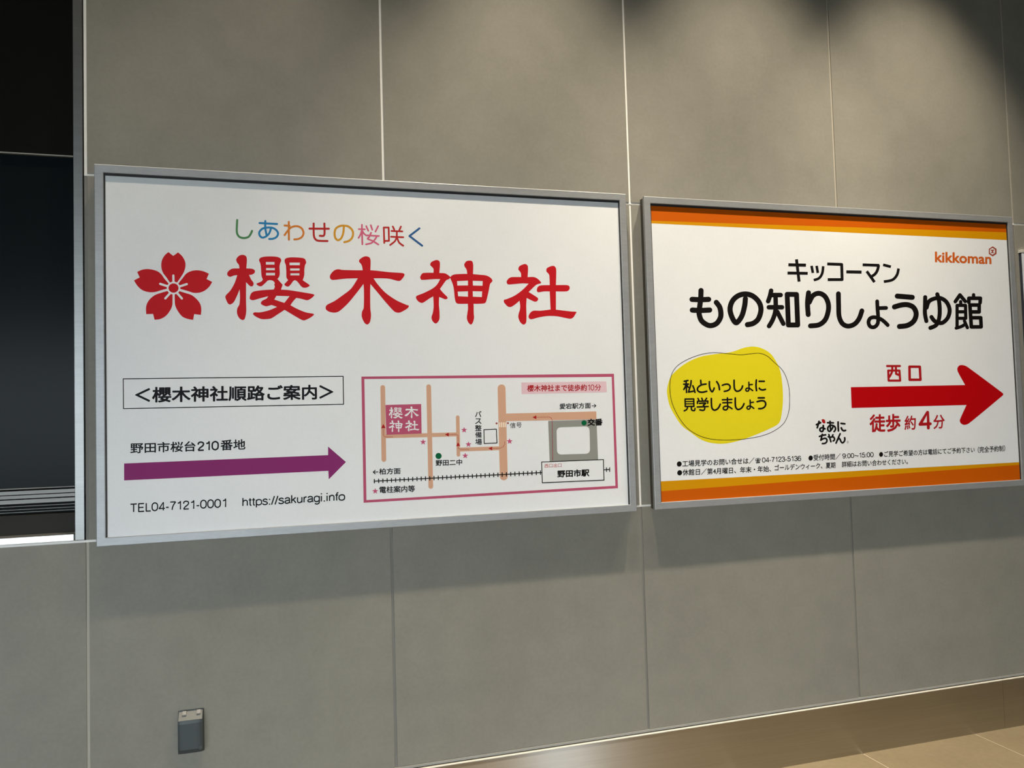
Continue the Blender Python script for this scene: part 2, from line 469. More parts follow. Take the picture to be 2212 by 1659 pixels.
# plain grotesque alphabet made of strokes (cap height 1, baseline 0)
EL = lambda cx, cy, rx, ry: [(cx, cy-ry), (cx-rx*.82, cy-ry*.68), (cx-rx, cy), (cx-rx*.82, cy+ry*.68), (cx, cy+ry), (cx+rx*.82, cy+ry*.68), (cx+rx, cy), (cx+rx*.82, cy-ry*.68), 'z']
SIX = [(.50,.76),(.44,.90),(.30,.95),(.14,.86),(.07,.62),(.06,.36),(.12,.12),(.30,.05),(.48,.12),(.54,.31),(.48,.52),(.32,.60),(.14,.52),(.08,.40)]
DOT = lambda x, y: ['s',(x-.012,y),(x+.012,y)]
ALPHA = {
 '0': (.62, [EL(.30,.50,.24,.45)]), '1': (.56, [['s',(.14,.77),(.30,.81),(.37,.95),(.37,.03)]]),
 '2': (.60, [[(.08,.68),(.14,.88),(.30,.95),(.48,.87),(.52,.70),(.44,.52),(.22,.30),(.09,.06)], ['s',(.08,.05),(.54,.05)]]),
 '3': (.60, [[(.08,.72),(.16,.90),(.30,.95),(.46,.88),(.50,.73),(.42,.58),(.26,.52)], [(.26,.52),(.46,.46),(.54,.28),(.46,.10),(.30,.05),(.14,.10),(.06,.28)]]),
 '4': (.60, [['s',(.56,.26),(.06,.26),(.42,.93),(.42,.03)]]),
 '5': (.60, [['s',(.50,.94),(.16,.94),(.11,.50)], [(.11,.50),(.30,.60),(.48,.52),(.54,.32),(.46,.12),(.28,.05),(.12,.10),(.06,.24)]]),
 '6': (.60, [SIX]), '9': (.60, [[(.60-x, 1-y) for x, y in SIX]]),
 '7': (.58, [['s',(.06,.94),(.54,.94)], [(.54,.94),(.36,.62),(.26,.30),(.22,.03)]]),
 '-': (.36, [['s',(.05,.36),(.29,.36)]]), '~': (.80, [[(.06,.38),(.20,.50),(.40,.42),(.60,.34),(.74,.46)]]),
 'T': (.64, [['s',(.03,.94),(.59,.94)], ['s',(.31,.94),(.31,.03)]]), 'E': (.66, [['s',(.58,.94),(.11,.94),(.11,.05),(.59,.05)], ['s',(.11,.51),(.53,.51)]]),
 'L': (.56, [['s',(.11,.97),(.11,.05),(.51,.05)]]),
 'h': (.56, [['s',(.08,.97),(.08,.03)], [(.08,.45),(.16,.62),(.29,.68),(.42,.62),(.46,.48),(.46,.03)]]),
 'n': (.56, [['s',(.08,.68),(.08,.03)], [(.08,.45),(.16,.62),(.29,.68),(.42,.62),(.46,.48),(.46,.03)]]),
 't': (.30, [[(.14,.88),(.14,.20),(.17,.07),(.26,.05)], ['s',(.02,.68),(.26,.68)]]),
 'f': (.29, [[(.14,.03),(.14,.78),(.18,.92),(.29,.94)], ['s',(.02,.68),(.27,.68)]]),
 'p': (.58, [['s',(.08,.68),(.08,-.24)], EL(.30,.36,.23,.32)]), 'o': (.58, [EL(.29,.36,.24,.32)]),
 's': (.52, [[(.44,.54),(.38,.65),(.25,.69),(.11,.62),(.09,.50),(.20,.42),(.36,.35),(.45,.22),(.40,.09),(.25,.04),(.10,.08),(.05,.20)]]),
 'a': (.56, [[(.08,.53),(.14,.65),(.28,.69),(.42,.63),(.45,.48),(.45,.16),(.53,.05)], [(.45,.41),(.30,.38),(.12,.32),(.06,.19),(.14,.07),(.28,.05),(.42,.14),(.45,.25)]]),
 'k': (.50, [['s',(.08,.97),(.08,.03)], ['s',(.42,.68),(.10,.33)], ['s',(.21,.43),(.45,.03)]]),
 'u': (.56, [[(.08,.68),(.08,.24),(.13,.09),(.26,.04),(.40,.12),(.46,.26)], ['s',(.46,.68),(.46,.03)]]),
 'r': (.35, [['s',(.08,.68),(.08,.03)], [(.08,.44),(.15,.62),(.31,.67)]]),
 'g': (.58, [EL(.27,.36,.22,.32), [(.49,.68),(.49,-.05),(.43,-.19),(.27,-.25),(.10,-.17)]]),
 'i': (.22, [['s',(.09,.68),(.09,.03)], DOT(.09,.93)]), ':': (.27, [DOT(.12,.06), DOT(.12,.62)]), '.': (.27, [DOT(.12,.06)]),
 '/': (.30, [['s',(.02,-.02),(.27,.98)]]), ' ': (.3, [])}
def alpha_text(body, bl, br, tl, m, parent, w=.115, layer=3, crop=None):
    """bl, br: baseline ends; tl: cap line above bl (pixels)"""
    if crop: bl, br, tl = crop(bl), crop(br), crop(tl)
    tot = sum(ALPHA[ch][0] for ch in body) - .05; x = 0; a = Art(layer); px = math.dist(bl, tl) * w
    for ch in body:
        adv, sts = ALPHA[ch]
        for it in sts:
            closed = it[-1] == 'z'; it = it[:-1] if closed else it
            straight = it[0] == 's'; it = it[1:] if straight else it
            pts = list(it) if straight else spline(it, closed, 4)
            f = lambda p: tuple(bl[k] + (br[k]-bl[k])*(x+p[0]-.04)/tot + (tl[k]-bl[k])*p[1] for k in (0, 1))
            a.stroke([f(p) for p in pts], px, 'round' if len(pts) == 2 and math.dist(*pts) < .05 else 'x', closed)
        x += adv
    return a.build('lettering', M[m], parent)

# ================================================================== sign 1: the shrine sign
A0, A1, AT, AB = -.1966, .4598, .3020, -.1296
s1 = framed_sign('poster_sign', A0, A1, AB, AT,
    'silver framed white sign with red blossom, big red title, purple arrow and route map', 'sign')
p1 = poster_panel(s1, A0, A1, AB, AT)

# --- coloured slogan
c5, c6 = Crop(500, 465, 10.055), Crop(710, 475, 10.055)
def strokes(name, crop, items, w, m, parent=p1, layer=3, n=7, cap='round', **kw):
    a = Art(layer)
    for it in items:
        ww = w
        if isinstance(it, tuple): ww, it = it
        closed = it[-1] == 'z'
        if closed: it = it[:-1]
        straight = it[0] == 's'
        if straight: it = it[1:]
        pts = list(it) if (straight or len(it) == 2) else spline(it, closed, n)
        a.stroke([crop(p) for p in pts], ww / crop.k, cap, closed)
    return a.build(name, M[m], parent, **kw)
L_ = 'lettering'
strokes(L_, c5, [[(125,105),(115,300),(125,400),(175,470),(265,495),(360,475),(410,420),(447,340)]], 46, 'green_ink')
strokes(L_, c5, [[(610,168),(990,190)], [(735,125),(735,280),(765,440)],
    [(860,280),(820,390),(750,460),(670,485),(615,440),(605,370),(660,300),(750,270),(870,270),(960,310),(1012,390),(980,470),(900,510),(820,515)]], 45, 'blue_ink')
strokes(L_, c5, [[(1155,222),(1262,230)], [(1245,145),(1248,530)],
    [(1155,430),(1220,340),(1300,262),(1420,238),(1520,280),(1565,380),(1530,470),(1450,515),(1365,525)]], 44, 'orange_ink')
strokes(L_, c5, [[(1695,290),(2115,293)], [(1785,180),(1788,420),(1812,505),(1875,550),(2085,560)],
    [(2018,180),(2022,390),(2000,445),(1920,445)]], 44, 'rust_ink')
strokes(L_, c6, [[(330,150),(315,290),(270,400),(205,440),(150,400),(127,300),(155,190),(240,135),(330,125),(430,145),(510,220),(530,310),(500,400),(430,460),(340,483)]], 45, 'gold_ink')
strokes(L_, c6, [[(655,200),(785,205)], [(722,105),(727,380),(732,530)], [(715,240),(695,310),(650,390)], [(738,250),(760,290),(792,320)],
    [(815,135),(860,235)], [(915,115),(948,215)], [(1075,135),(1015,255)], [(920,280),(880,370),(850,410),(960,460),(1080,535)],
    [(810,335),(1090,350)], [(1045,360),(1000,430),(930,500),(810,530)]], 36, 'rose_ink')
strokes(L_, c6, [['s',(1208,500),(1197,165),(1303,165),(1310,455),(1207,455)], [(1393,145),(1425,210)], [(1568,145),(1535,220)],
    [(1365,240),(1600,250)], [(1480,250),(1480,370)], [(1355,365),(1620,378)], [(1480,370),(1440,460),(1335,545)],
    [(1485,380),(1530,490),(1620,560)]], 38, 'rust_ink')
strokes(L_, c6, [['s',(1970,185),(1755,350),(2030,560)]], 44, 'navy_ink')

# --- title characters, brush outlines
cA, cB = Crop(480, 540, 5.53), Crop(880, 550, 5.821)
c = 'c'
GL = {}
GL['sakura'] = (cA, [
 ([(245,58),(285,75),(295,120),(288,220,c),(360,225),(390,245),(385,275),(350,295),(320,297,c),(345,350),(375,395),(365,430),(335,432),(300,400),(285,385,c),(285,600),(287,740),(270,820),(245,837),(205,815),(178,760),(180,700),(205,650),(212,560),(208,470,c),(180,540),(140,620),(100,650),(70,640),(38,570),(45,540),(100,480),(150,390),(180,300,c),(140,305),(95,320),(62,300),(65,265),(95,235),(130,222),(205,220,c),(200,180),(175,145),(168,110),(200,70)], []),
 ([(440,120),(460,92),(520,78),(630,78),(690,95),(705,125),(692,160),(685,200),(688,280),(680,320),(660,345,c),(695,385),(722,415,c),(702,474,c),(800,480),(1060,522),(1100,535),(1085,560),(1045,590),(1010,600),(940,582),(885,572,c),(850,610),(815,660,c),(900,705),(1000,745),(1090,762),(1095,775),(1050,810),(985,840),(950,835),(870,790),(745,715,c),(660,770),(590,815),(540,825),(470,825),(400,795),(368,765),(385,745),(450,745),(560,720),(655,680,c),(590,658),(560,665),(520,672),(470,650),(462,630),(480,605),(530,580),(550,552,c),(460,575),(370,600),(335,590),(328,570),(345,520),(380,495),(480,480),(615,472,c),(628,440),(622,412),(628,398),(618,378),(590,362),(548,364),(520,390),(470,432),(440,430),(410,410),(415,398),(450,385),(475,370),(485,352,c),(470,310),(462,200),(455,160)],
   [[(522,143),(625,143),(625,175),(522,175)], [(525,215),(628,215),(628,242),(525,242)], [(524,273),(630,273),(630,303),(524,303)], [(648,547),(805,552),(742,632),(622,592)]]),
 ([(745,125),(760,100),(820,88),(930,92),(985,105),(1003,150),(990,180),(982,230),(980,300),(962,362,c),(1040,415),(1042,430),(1010,448),(970,450),(940,430),(905,385),(875,362),(850,370),(820,410),(790,437),(760,430),(742,412),(755,395),(788,360,c),(768,330),(765,250),(760,180),(750,155)],
   [[(805,150),(928,150),(926,182),(805,182)], [(812,220),(925,220),(924,246),(812,246)], [(815,278),(922,278),(922,303),(815,303)]])])
GL['tree'] = (cA, [([(1720,75),(1760,90),(1773,130),(1770,242,c),(1850,248),(2000,265),(2150,275),(2178,290),(2165,325),(2130,365),(2100,370),(2000,345),(1900,338),(1808,338,c),(1850,400),(1950,510),(2080,600),(2200,655),(2230,668),(2210,700),(2130,745),(2090,748),(2050,730),(1950,620),(1850,500),(1770,405,c),(1768,500),(1770,700),(1778,780),(1765,860),(1735,890),(1700,870),(1668,800),(1670,740),(1690,690),(1693,500),(1688,405,c),(1600,520),(1500,640),(1400,730),(1345,748),(1280,738),(1240,710),(1238,675),(1260,650),(1340,610),(1440,540),(1540,460),(1620,338,c),(1480,342),(1320,358),(1290,340),(1290,300),(1330,250),(1380,230),(1440,238),(1600,242),(1678,242,c),(1672,200),(1660,170),(1635,140),(1640,115),(1680,85)], [])])
GL['god'] = (cB, [
 ([(360,68),(400,80),(410,120),(402,230,c),(470,235),(505,252),(542,282,c),(525,306),(490,322),(450,375),(410,432,c),(450,480),(500,530),(505,550),(480,562),(445,550),(400,532,c),(397,620),(405,740),(400,820),(360,866),(320,840),(303,790),(320,730),(330,650),(325,525,c),(280,550),(190,607),(140,590),(110,550),(115,520),(200,485),(310,430),(370,380),(413,308,c),(340,308),(180,318),(162,295),(165,270),(190,235),(240,228),(328,228,c),(328,180),(310,155),(287,130),(300,95)], []),
 ([(780,75),(815,85),(828,130),(825,245,c),(900,252),(990,262),(1045,290),(1070,330),(1040,370),(1020,470),(990,590),(970,612),(900,618),(833,618,c),(835,740),(838,800),(820,860),(797,880),(765,850),(748,800),(755,730),(762,680),(760,618,c),(640,618),(610,600),(595,540),(585,440),(570,370),(536,290,c),(560,262),(600,248),(700,242),(752,242,c),(745,190),(720,150),(716,120),(740,85)],
   [[(625,333),(762,326),(762,387),(628,389)], [(822,328),(947,332),(945,391),(825,389)], [(633,465),(762,460),(762,529),(638,523)], [(822,460),(940,462),(936,533),(824,529)]])])
GL['shrine'] = (cB, [
 ([(1475,118),(1510,135),(1518,180),(1512,283,c),(1590,282),(1640,305),(1682,350),(1675,362),(1620,380),(1525,470,c),(1590,510),(1640,545),(1642,570),(1620,590),(1590,588),(1500,545,c),(1495,640),(1498,800),(1490,860),(1460,880),(1420,850),(1395,790),(1400,740),(1415,690),(1418,640),(1410,580,c),(1350,630),(1300,658),(1260,650),(1215,600),(1215,570),(1240,562),(1340,520),(1440,450),(1525,365,c),(1440,362),(1270,375),(1248,350),(1260,315),(1300,285),(1380,282),(1430,282,c),(1428,235),(1415,212),(1395,185),(1410,145)], []),
 ([(1820,142),(1855,150),(1872,190),(1868,383,c),(2000,383),(2035,395),(2040,430),(2020,455),(1990,463),(1868,463,c),(1868,692,c),(1950,702),(2060,715),(2125,720),(2115,745),(2085,790),(2050,806),(1980,795),(1880,775),(1760,772),(1650,790),(1560,813),(1530,800),(1525,770),(1550,725),(1590,705),(1680,705),(1800,690,c),(1790,463,c),(1720,463),(1645,473),(1628,455),(1635,415),(1660,392),(1700,385),(1790,383,c),(1785,260),(1770,235),(1748,210),(1755,170)], [])])
def glyph(art, key, remap=None):
    crop, parts = GL[key]
    f = remap or crop
    for outer, holes in parts:
        art.poly([[f(p) for p in spline(outer)]] + [[f(p) for p in h] for h in holes])
for key in ('sakura', 'tree', 'god', 'shrine'):
    a = Art(3); glyph(a, key); a.build('title_character', M['red_ink'], p1)

# --- blossom
c2 = Crop(280, 530, 9.76)
petals = [
 [(818,142,c),(920,222,c),(1022,148,c),(1110,230),(1172,350),(1175,460),(1140,570),(1080,670),(1000,785,c),(850,785,c),(780,680),(700,570),(668,450),(680,320),(740,210)],
 [(1672,597,c),(1622,710,c),(1742,772,c),(1680,870),(1590,950),(1480,995),(1350,1000),(1220,960),(1060,915,c),(1025,805,c),(1110,700),(1190,600),(1290,545),(1420,525),(1550,545)],
 [(158,560,c),(212,675,c),(92,740,c),(170,860),(270,945),(400,985),(530,985),(650,950),(785,915,c),(822,805,c),(740,710),(660,600),(560,535),(400,500),(270,512)],
 [(350,1450,c),(495,1445,c),(525,1568,c),(640,1555),(760,1490),(850,1380),(898,1270),(905,1150),(905,1030,c),(797,962,c),(650,1005),(530,1050),(430,1130),(370,1220),(345,1320)],
 [(1502,1465,c),(1362,1450,c),(1340,1572,c),(1220,1550),(1110,1500),(1020,1390),(962,1270),(950,1150),(950,1030,c),(1050,965,c),(1180,1005),(1310,1050),(1420,1140),(1490,1240),(1512,1350)]]
for pl in petals:
    a = Art(2); a.poly([[c2(p) for p in spline(pl)]]); a.build('blossom_petal', M['red_ink'], p1)
a = Art(3); a.poly([[c2(p) for p in arcpts((925, 900), 142, 135)]])
for q in ([(922,637),(925,800)], [(645,812),(800,862)], [(1205,817),(1050,868)], [(753,1118),(860,1000)], [(1102,1120),(995,1000)]):
    a.stroke([c2(p) for p in q], 46 / 9.76)
a.build('blossom_stamens', M['white_ink'], p1, label='white lines and ring at the blossom centre')
a = Art(4); a.poly([[c2(p) for p in arcpts((926, 900), 106, 98)]]); a.build('blossom_centre', M['red_ink'], p1)

# --- lower left texts
c4 = Crop(240, 790, 4.096)
a = Art(2); a.stroke([c4(p) for p in ((107,116),(2053,94),(2057,341),(110,380))], 8 / 4.096, closed=True)
a.build('caption_box', M['soft_black_ink'], p1)
line_text('＜', (212,320), (345,320), (212,197), 'soft_black_ink', p1, bold=.028, crop=c4)
line_text('櫻木神社順路ご案内', (362,327), (1822,299), (362,187), 'soft_black_ink', p1, bold=.028, crop=c4, res=4)
line_text('＞', (1842,292), (1967,291), (1842,172), 'soft_black_ink', p1, bold=.028, crop=c4)
line_text('野田市桜台', (170,777), (748,758), (170,683), 'soft_black_ink', p1, bold=.02, crop=c4)
alpha_text('210', (765,753), (955,746), (765,673), 'soft_black_ink', p1, .17, crop=c4)
line_text('番地', (968,751), (1189,743), (968,656), 'soft_black_ink', p1, bold=.02, crop=c4)
a = Art(2); a.poly([[c4(p) for p in ((115,865),(1920,791),(1920,715),(2078,852),(1926,1005),(1922,930),(115,1015))]])
a.build('arrow', M['purple_ink'], p1, label='long purple arrow pointing right')
alpha_text('TEL04-7121-0001', (172,1298), (1031,1252), (172,1221), 'soft_black_ink', p1, .145, crop=c4)
alpha_text('https://sakuragi.info', (1162,1243), (2070,1191), (1162,1168), 'soft_black_ink', p1, .145, crop=c4)

# --- route map
cm = Crop(770, 790, 3.749)
def polys(name, loops_list, m, layer, crop=cm, parent=p1, **kw):
    a = Art(layer)
    for loops in loops_list: a.poly([[crop(p) for p in l] for l in loops])
    return a.build(name, M[m], parent, **kw)
def rrect(x0, y0, x1, y1, x2, y2, x3, y3, r):
    q = [(x0,y0),(x1,y1),(x2,y2),(x3,y3)]; out = []
    for i in range(4):
        p, a_, b_ = Vector(q[i]), Vector(q[i-1]), Vector(q[(i+1) % 4])
        pa = p + (a_ - p).normalized() * r; pb = p + (b_ - p).normalized() * r
        for k in range(7):
            t = k / 6; v = pa*(1-t)**2 + p*2*t*(1-t) + pb*t*t; out.append((v.x, v.y))
    return out
polys('map_border', [[[(40,88),(2085,65),(2118,992),(58,1110)], [(64,108),(2067,90),(2097,972),(81,1088)]]], 'map_pink', 2)
polys('map_street', [[[(1552,447),(1944,436),(1957,765),(1565,778)], rrect(1620,500,1887,490,1892,712,1625,720,38)]], 'map_grey', 2)
for pts, w, cap in (([(213,176),(222,760)],38,'round'), ([(585,170),(602,978)],38,'round'), ([(820,417),(826,722)],29,'round'),
                    ([(1175,183),(1193,896)],64,'round'), ([(225,571),(825,556)],32,'x'), ([(815,680),(1185,667)],31,'x')):
    a = Art(2); a.stroke([cm(p) for p in pts], w / 3.749, cap); a.build('map_road', M['road_ink'], p1)
polys('map_road', [[[(1190,388),(1942,370),(1944,434),(1195,449)]]], 'road_ink', 3)
a = Art(4); a.stroke([cm((140,935)), cm((1500,865))], 8/3.749, 'x'); a.stroke([cm((2005,843)), cm((2051,840))], 8/3.749, 'x')
for k in range(40):
    x = 145 + (1490-145)*k/39; y = 935 - 70*(x-140)/1360
    a.stroke([cm((x, y-18)), cm((x+.5, y+18))], 8/3.749, 'x')
for x in (2024, 2050): a.stroke([cm((x, 823)), cm((x+.5, 860))], 7/3.749, 'x')
a.build('railway_line', M['black_ink'], p1)
polys('station_box', [[[(1500,780),(2000,760),(2005,926),(1505,948)]]], 'white_ink', 5)
a = Art(6); a.stroke([cm(p) for p in ((1500,780),(2000,760),(2005,926),(1505,948))], 7/3.749, closed=True)
a.build('station_outline', M['black_ink'], p1)
line_text('西口出口', (1523,827), (1660,821), (1523,795), 'rust_ink', p1, 6, crop=cm, bold=.004)
line_text('野田市駅', (1626,907), (1886,896), (1626,846), 'black_ink', p1, 6, crop=cm, bold=.045)
polys('map_plaque', [[[(235,318),(524,310),(528,549),(242,560)]]], 'map_pink', 4)
cs = Crop(780, 860, 12.29)
for key, box_, src in (('sakura',(735,240,1108,540),(30,55,1103,840)), ('tree',(1158,220,1533,535),(1235,72,2232,892)),
                       ('god',(735,590,1105,905),(108,66,1072,882)), ('shrine',(1165,590,1545,885),(1210,116,2127,882))):
    def rm(p, b=box_, s=src): return cs((b[0] + (p[0]-s[0])/(s[2]-s[0])*(b[2]-b[0]), b[1] + (p[1]-s[1])/(s[3]-s[1])*(b[3]-b[1])))
    a = Art(5); glyph(a, key, rm); a.build('plaque_character', M['white_ink'], p1)
polys('map_banner', [[[(1335,136),(2022,127),(2028,214),(1338,230)]]], 'pale_pink', 3)
line_text('櫻木神社まで徒歩約', (1382,211), (1866,204), (1382,156), 'dark_red', p1, 4, crop=cm, bold=.026)
alpha_text('10', (1870,201), (1926,200), (1870,153), 'dark_red', p1, .12, 4, crop=cm)
line_text('分', (1930,202), (1981,201), (1930,151), 'dark_red', p1, 4, crop=cm, bold=.014)
line_text('愛宕駅方面→', (1645,353), (1943,344), (1645,306), 'black_ink', p1, 4, crop=cm, bold=.018)
line_text('信号', (1242,507), (1338,502), (1242,461), 'grey_ink', p1, 4, crop=cm, bold=.012)
a = Art(4)
for ch, x0, x1, y0, y1 in (('バ',960,1012,367,416), ('ス',961,1012,426,472), ('整',961,1013,480,529), ('備',962,1014,536,584), ('場',962,1016,591,641)):
    lay_text(a, ch, cm((x0,y1)), cm((x1,y1)), cm((x0,y0)), .018)
a.build(L_, M['black_ink'], p1)
a = Art(3); a.stroke([cm(p) for p in ((1032,518),(1133,514),(1138,626),(1035,630))], 7/3.749, closed=True)
a.build('depot_outline', M['black_ink'], p1)
for p in ((1135,467), (1227,465)): polys('signal_dot', [[arcpts(p, 8, 8, 16)]], 'logo_rust', 4)
a = Art(4)
for x in (1160, 1175, 1190, 1204): a.stroke([cm((x,459)), cm((x+1,498))], 9.5/3.749, 'x')
a.build('zebra_crossing', M['cream_ink'], p1)
for p, r in (((665,731),25), ((1843,463),21)): polys('map_dot', [[arcpts(p, r, r)]], 'dot_green', 5)
line_text('交番', (1871,488), (1993,484), (1871,430), 'black_ink', p1, 5, crop=cm, bold=.045)
line_text('野田二中', (641,812), (856,805), (641,763), 'black_ink', p1, 5, crop=cm, bold=.024)
line_text('←柏方面', (131,884), (357,877), (131,833), 'black_ink', p1, 5, crop=cm, bold=.022)
line_text('電柱案内等', (186,1033), (473,1022), (186,978), 'black_ink', p1, 5, crop=cm, bold=.022)
def star(p, r): return [(p[0] + (r if k % 2 == 0 else r*.40)*math.sin(k*math.pi/5), p[1] - (r if k % 2 == 0 else r*.40)*math.cos(k*math.pi/5)) for k in range(10)]
for p in ((540,618), (872,521), (907,637), (881,729), (1240,612), (152,1016)): polys('map_star', [[star(p, 26)]], 'star_pink', 5)
for t in ([(200,507),(236,505),(217,471)], [(748,573),(748,542),(716,557)], [(808,652),(840,650),(822,618)], [(1100,686),(1100,655),(1068,670)], [(1457,433),(1457,402),(1425,418)]):
    polys('route_arrowhead', [[t]], 'dark_red', 5)
def dashed(a, pts, w, on=7, off=5):
    d = 0; seg = []
    for p, q in zip(pts, pts[1:]):
        L = math.dist(p, q); s = 0
        while s < L:
            ph = d % (on + off); step = min((on - ph) if ph < on else (on + off - ph), L - s) + 1e-6
            if ph < on:
                f = lambda u: (p[0] + (q[0]-p[0])*u/L, p[1] + (q[1]-p[1])*u/L)
                a.stroke([cm(f(s)), cm(f(min(L, s + step)))], w / 3.749, 'x')
            s += step; d += step
for pts in ([(217,515),(218,562),(226,574),(242,577),(297,577)], [(750,558),(805,556),(822,563),(824,615)], [(823,655),(823,668),(845,677),(912,677)],
            [(1105,670),(1165,668),(1190,655),(1200,635),(1200,612)], [(1460,417),(1560,415),(1578,423),(1584,440),(1590,765)]):
    a = Art(5); dashed(a, pts, 5); a.build('route_dashes', M['dark_red'], p1)

# ================================================================== sign 2: the museum sign
B0, B1, BTOP, BBOT = .4868, 1.1355, .3004, -.1293
s2 = framed_sign('poster_sign', B0, B1, BBOT, BTOP,
    'silver framed white sign with orange stripes, yellow speech balloon and red arrow', 'sign')
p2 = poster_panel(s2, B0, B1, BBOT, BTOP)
idn = Crop(0, 0, 1)
def stripe(q, m, layer=1): polys('stripe', [[q]], m, layer, idn, p2)
def edge(Z, X): return None
yy = lambda x, a, b: a[1] + (b[1]-a[1])*(x-a[0])/(b[0]-a[0])
xa, xb = 1404, 2192     # bands run under the frame on both sides
T0 = ((1408, 477), (2177, 502)); T1 = ((1408, 482.5), (2177, 518.8)); Q0 = ((1430, 1039.6), (2204, 998.3)); Q1 = ((1430, 1061), (2204, 1004))
def band(fa, fb, m, xl, xr):
    stripe([(xl, yy(xl, *fa)), (xr, yy(xr, *fa)), (xr, yy(xr, *fb)), (xl, yy(xl, *fb))], m)
band(((1408,434),(2177,475)), T0, 'stripe_orange', 1406, 2179)
band(T0, T1, 'stripe_yellow', 1406, 2179)
band(Q0, Q1, 'stripe_yellow', 1425, 2206)
band(Q1, ((1430,1090),(2204,1039)), 'stripe_orange', 1426, 2207)

c7, c8 = Crop(1480, 550, 6.703), Crop(1800, 560, 6.506)
k = dict(parent=p2)
strokes('title_character', c7, [[(230,520),(225,640),(208,780),(205,870),(245,965),(350,1027),(450,1000),(508,920),(518,850),(500,760),(452,692)],
    [(100,648),(220,652),(340,648)], [(104,803),(220,808),(355,802)]], 76, 'black_ink', **k)
strokes('title_character', c7, [[(872,640),(862,740),(820,890),(745,985),(690,930),(650,800),(680,680),(760,600),(870,570),(980,600),(1070,690),(1098,800),(1060,930),(985,995),(902,1014)]], 76, 'black_ink', **k)
strokes('title_character', c7, [[(1245,522),(1228,600),(1202,675)], [(1245,585),(1383,585)], [(1308,590),(1312,760),(1300,850),(1265,950),(1215,1035)],
    [(1212,762),(1402,762)], [(1335,830),(1422,1000)], (72, ['s',(1477,575),(1613,577),(1630,1018),(1495,1018),'z'])], 66, 'black_ink', **k)
strokes('title_character', c7, [[(1787,552),(1772,700),(1782,868)], [(1798,690),(1850,595),(1935,560),(2020,600),(2070,700),(2073,810),(2030,940),(1940,1015),(1815,1032)]], 72, 'black_ink', **k)
strokes('title_character', c8, [[(72,485),(75,640),(82,800),(125,900),(205,940),(300,910),(365,830),(402,725)]], 68, 'black_ink', **k)
strokes('title_character', c8, [[(617,592),(622,700),(630,800),(625,900),(580,952),(520,945),(495,885),(520,830),(580,815),(660,838),(720,880),(765,925)], [(640,687),(742,684)]], 54, 'black_ink', **k)
strokes('title_character', c8, [[(900,518),(1110,535)], [(860,670),(960,642),(1050,640),(1130,680),(1165,770),(1130,870),(1040,930),(930,945)]], 72, 'black_ink', **k)
strokes('title_character', c8, [[(1292,533),(1290,640),(1288,760),(1308,868)], [(1312,680),(1340,600),(1400,560),(1500,545),(1590,600),(1635,710),(1610,820),(1540,890),(1480,893),(1420,865),(1380,812)],
    [(1462,492),(1488,600),(1496,750),(1480,860),(1440,930),(1365,965)]], 58, 'black_ink', **k)
strokes('title_character', c8, [(52, ['s',(1715,595),(1780,502),(1855,592)]), [(1790,595),(1792,640)], ['s',(1740,950),(1740,648),(1858,648),(1862,830),(1745,830)],
    ['s',(1745,738),(1860,738)], [(1728,968),(1800,945),(1850,915)], [(1843,868),(1885,962)],
    (48, ['s',(1972,500),(1972,545)]), (52, ['s',(1905,605),(1905,548),(2068,548),(2063,612)]), (52, ['s',(1920,640),(1940,950),(2078,950),(2072,822),(1930,822)]),
    (52, ['s',(1920,643),(2050,643),(2050,740),(1930,740)])], 46, 'black_ink', **k)
# small title, square-ended strokes
kk = dict(parent=p2, cap='x')
strokes(L_, c7, [(45, [(1495,147),(1750,153)]), (43, [(1482,266),(1775,272)]), (43, [(1612,68),(1650,392)])], 44, 'black_ink', **kk)
strokes(L_, c7, [[(1830,162),(1850,266)], [(1903,162),(1922,266)], [(1999,168),(1985,270),(1940,340),(1862,370)]], 38, 'black_ink', **kk)
strokes(L_, c8, [['s',(-85,66),(118,73),(124,286),(-78,286)]], 41, 'black_ink', **kk)
strokes(L_, c8, [[(183,177),(398,181)]], 43, 'black_ink', **kk)
strokes(L_, c8, [['s',(412,78),(648,86)], [(638,80),(622,150),(590,205),(545,238)], [(470,168),(580,322)]], 40, 'black_ink', **kk)
strokes(L_, c8, [[(700,78),(810,106)], [(918,130),(895,220),(830,290),(710,315)]], 38, 'black_ink', **kk)

# maker's logo
cl = Crop(2000, 520, 10.43)
line_text('kikkoman', (205,487), (1478,532), (203,243), 'logo_orange', p2, 3, crop=cl, bold=.03, name='logo_lettering')
hexo = [(1505+100*math.sin(t*math.pi/3), 240-114*math.cos(t*math.pi/3)) for t in range(6)]
hexi = [(1500+66*math.sin(t*math.pi/3), 238-78*math.cos(t*math.pi/3)) for t in range(6)]
polys('logo_hexagon', [[hexo, hexi]], 'logo_rust', 3, cl, p2)
polys('logo_mark', [[[(1463,204),(1538,200),(1532,222),(1516,232),(1518,258),(1536,266),(1538,278),(1466,278),(1466,264),(1486,256),(1484,232),(1466,222)]]], 'logo_rust', 3, cl, p2)

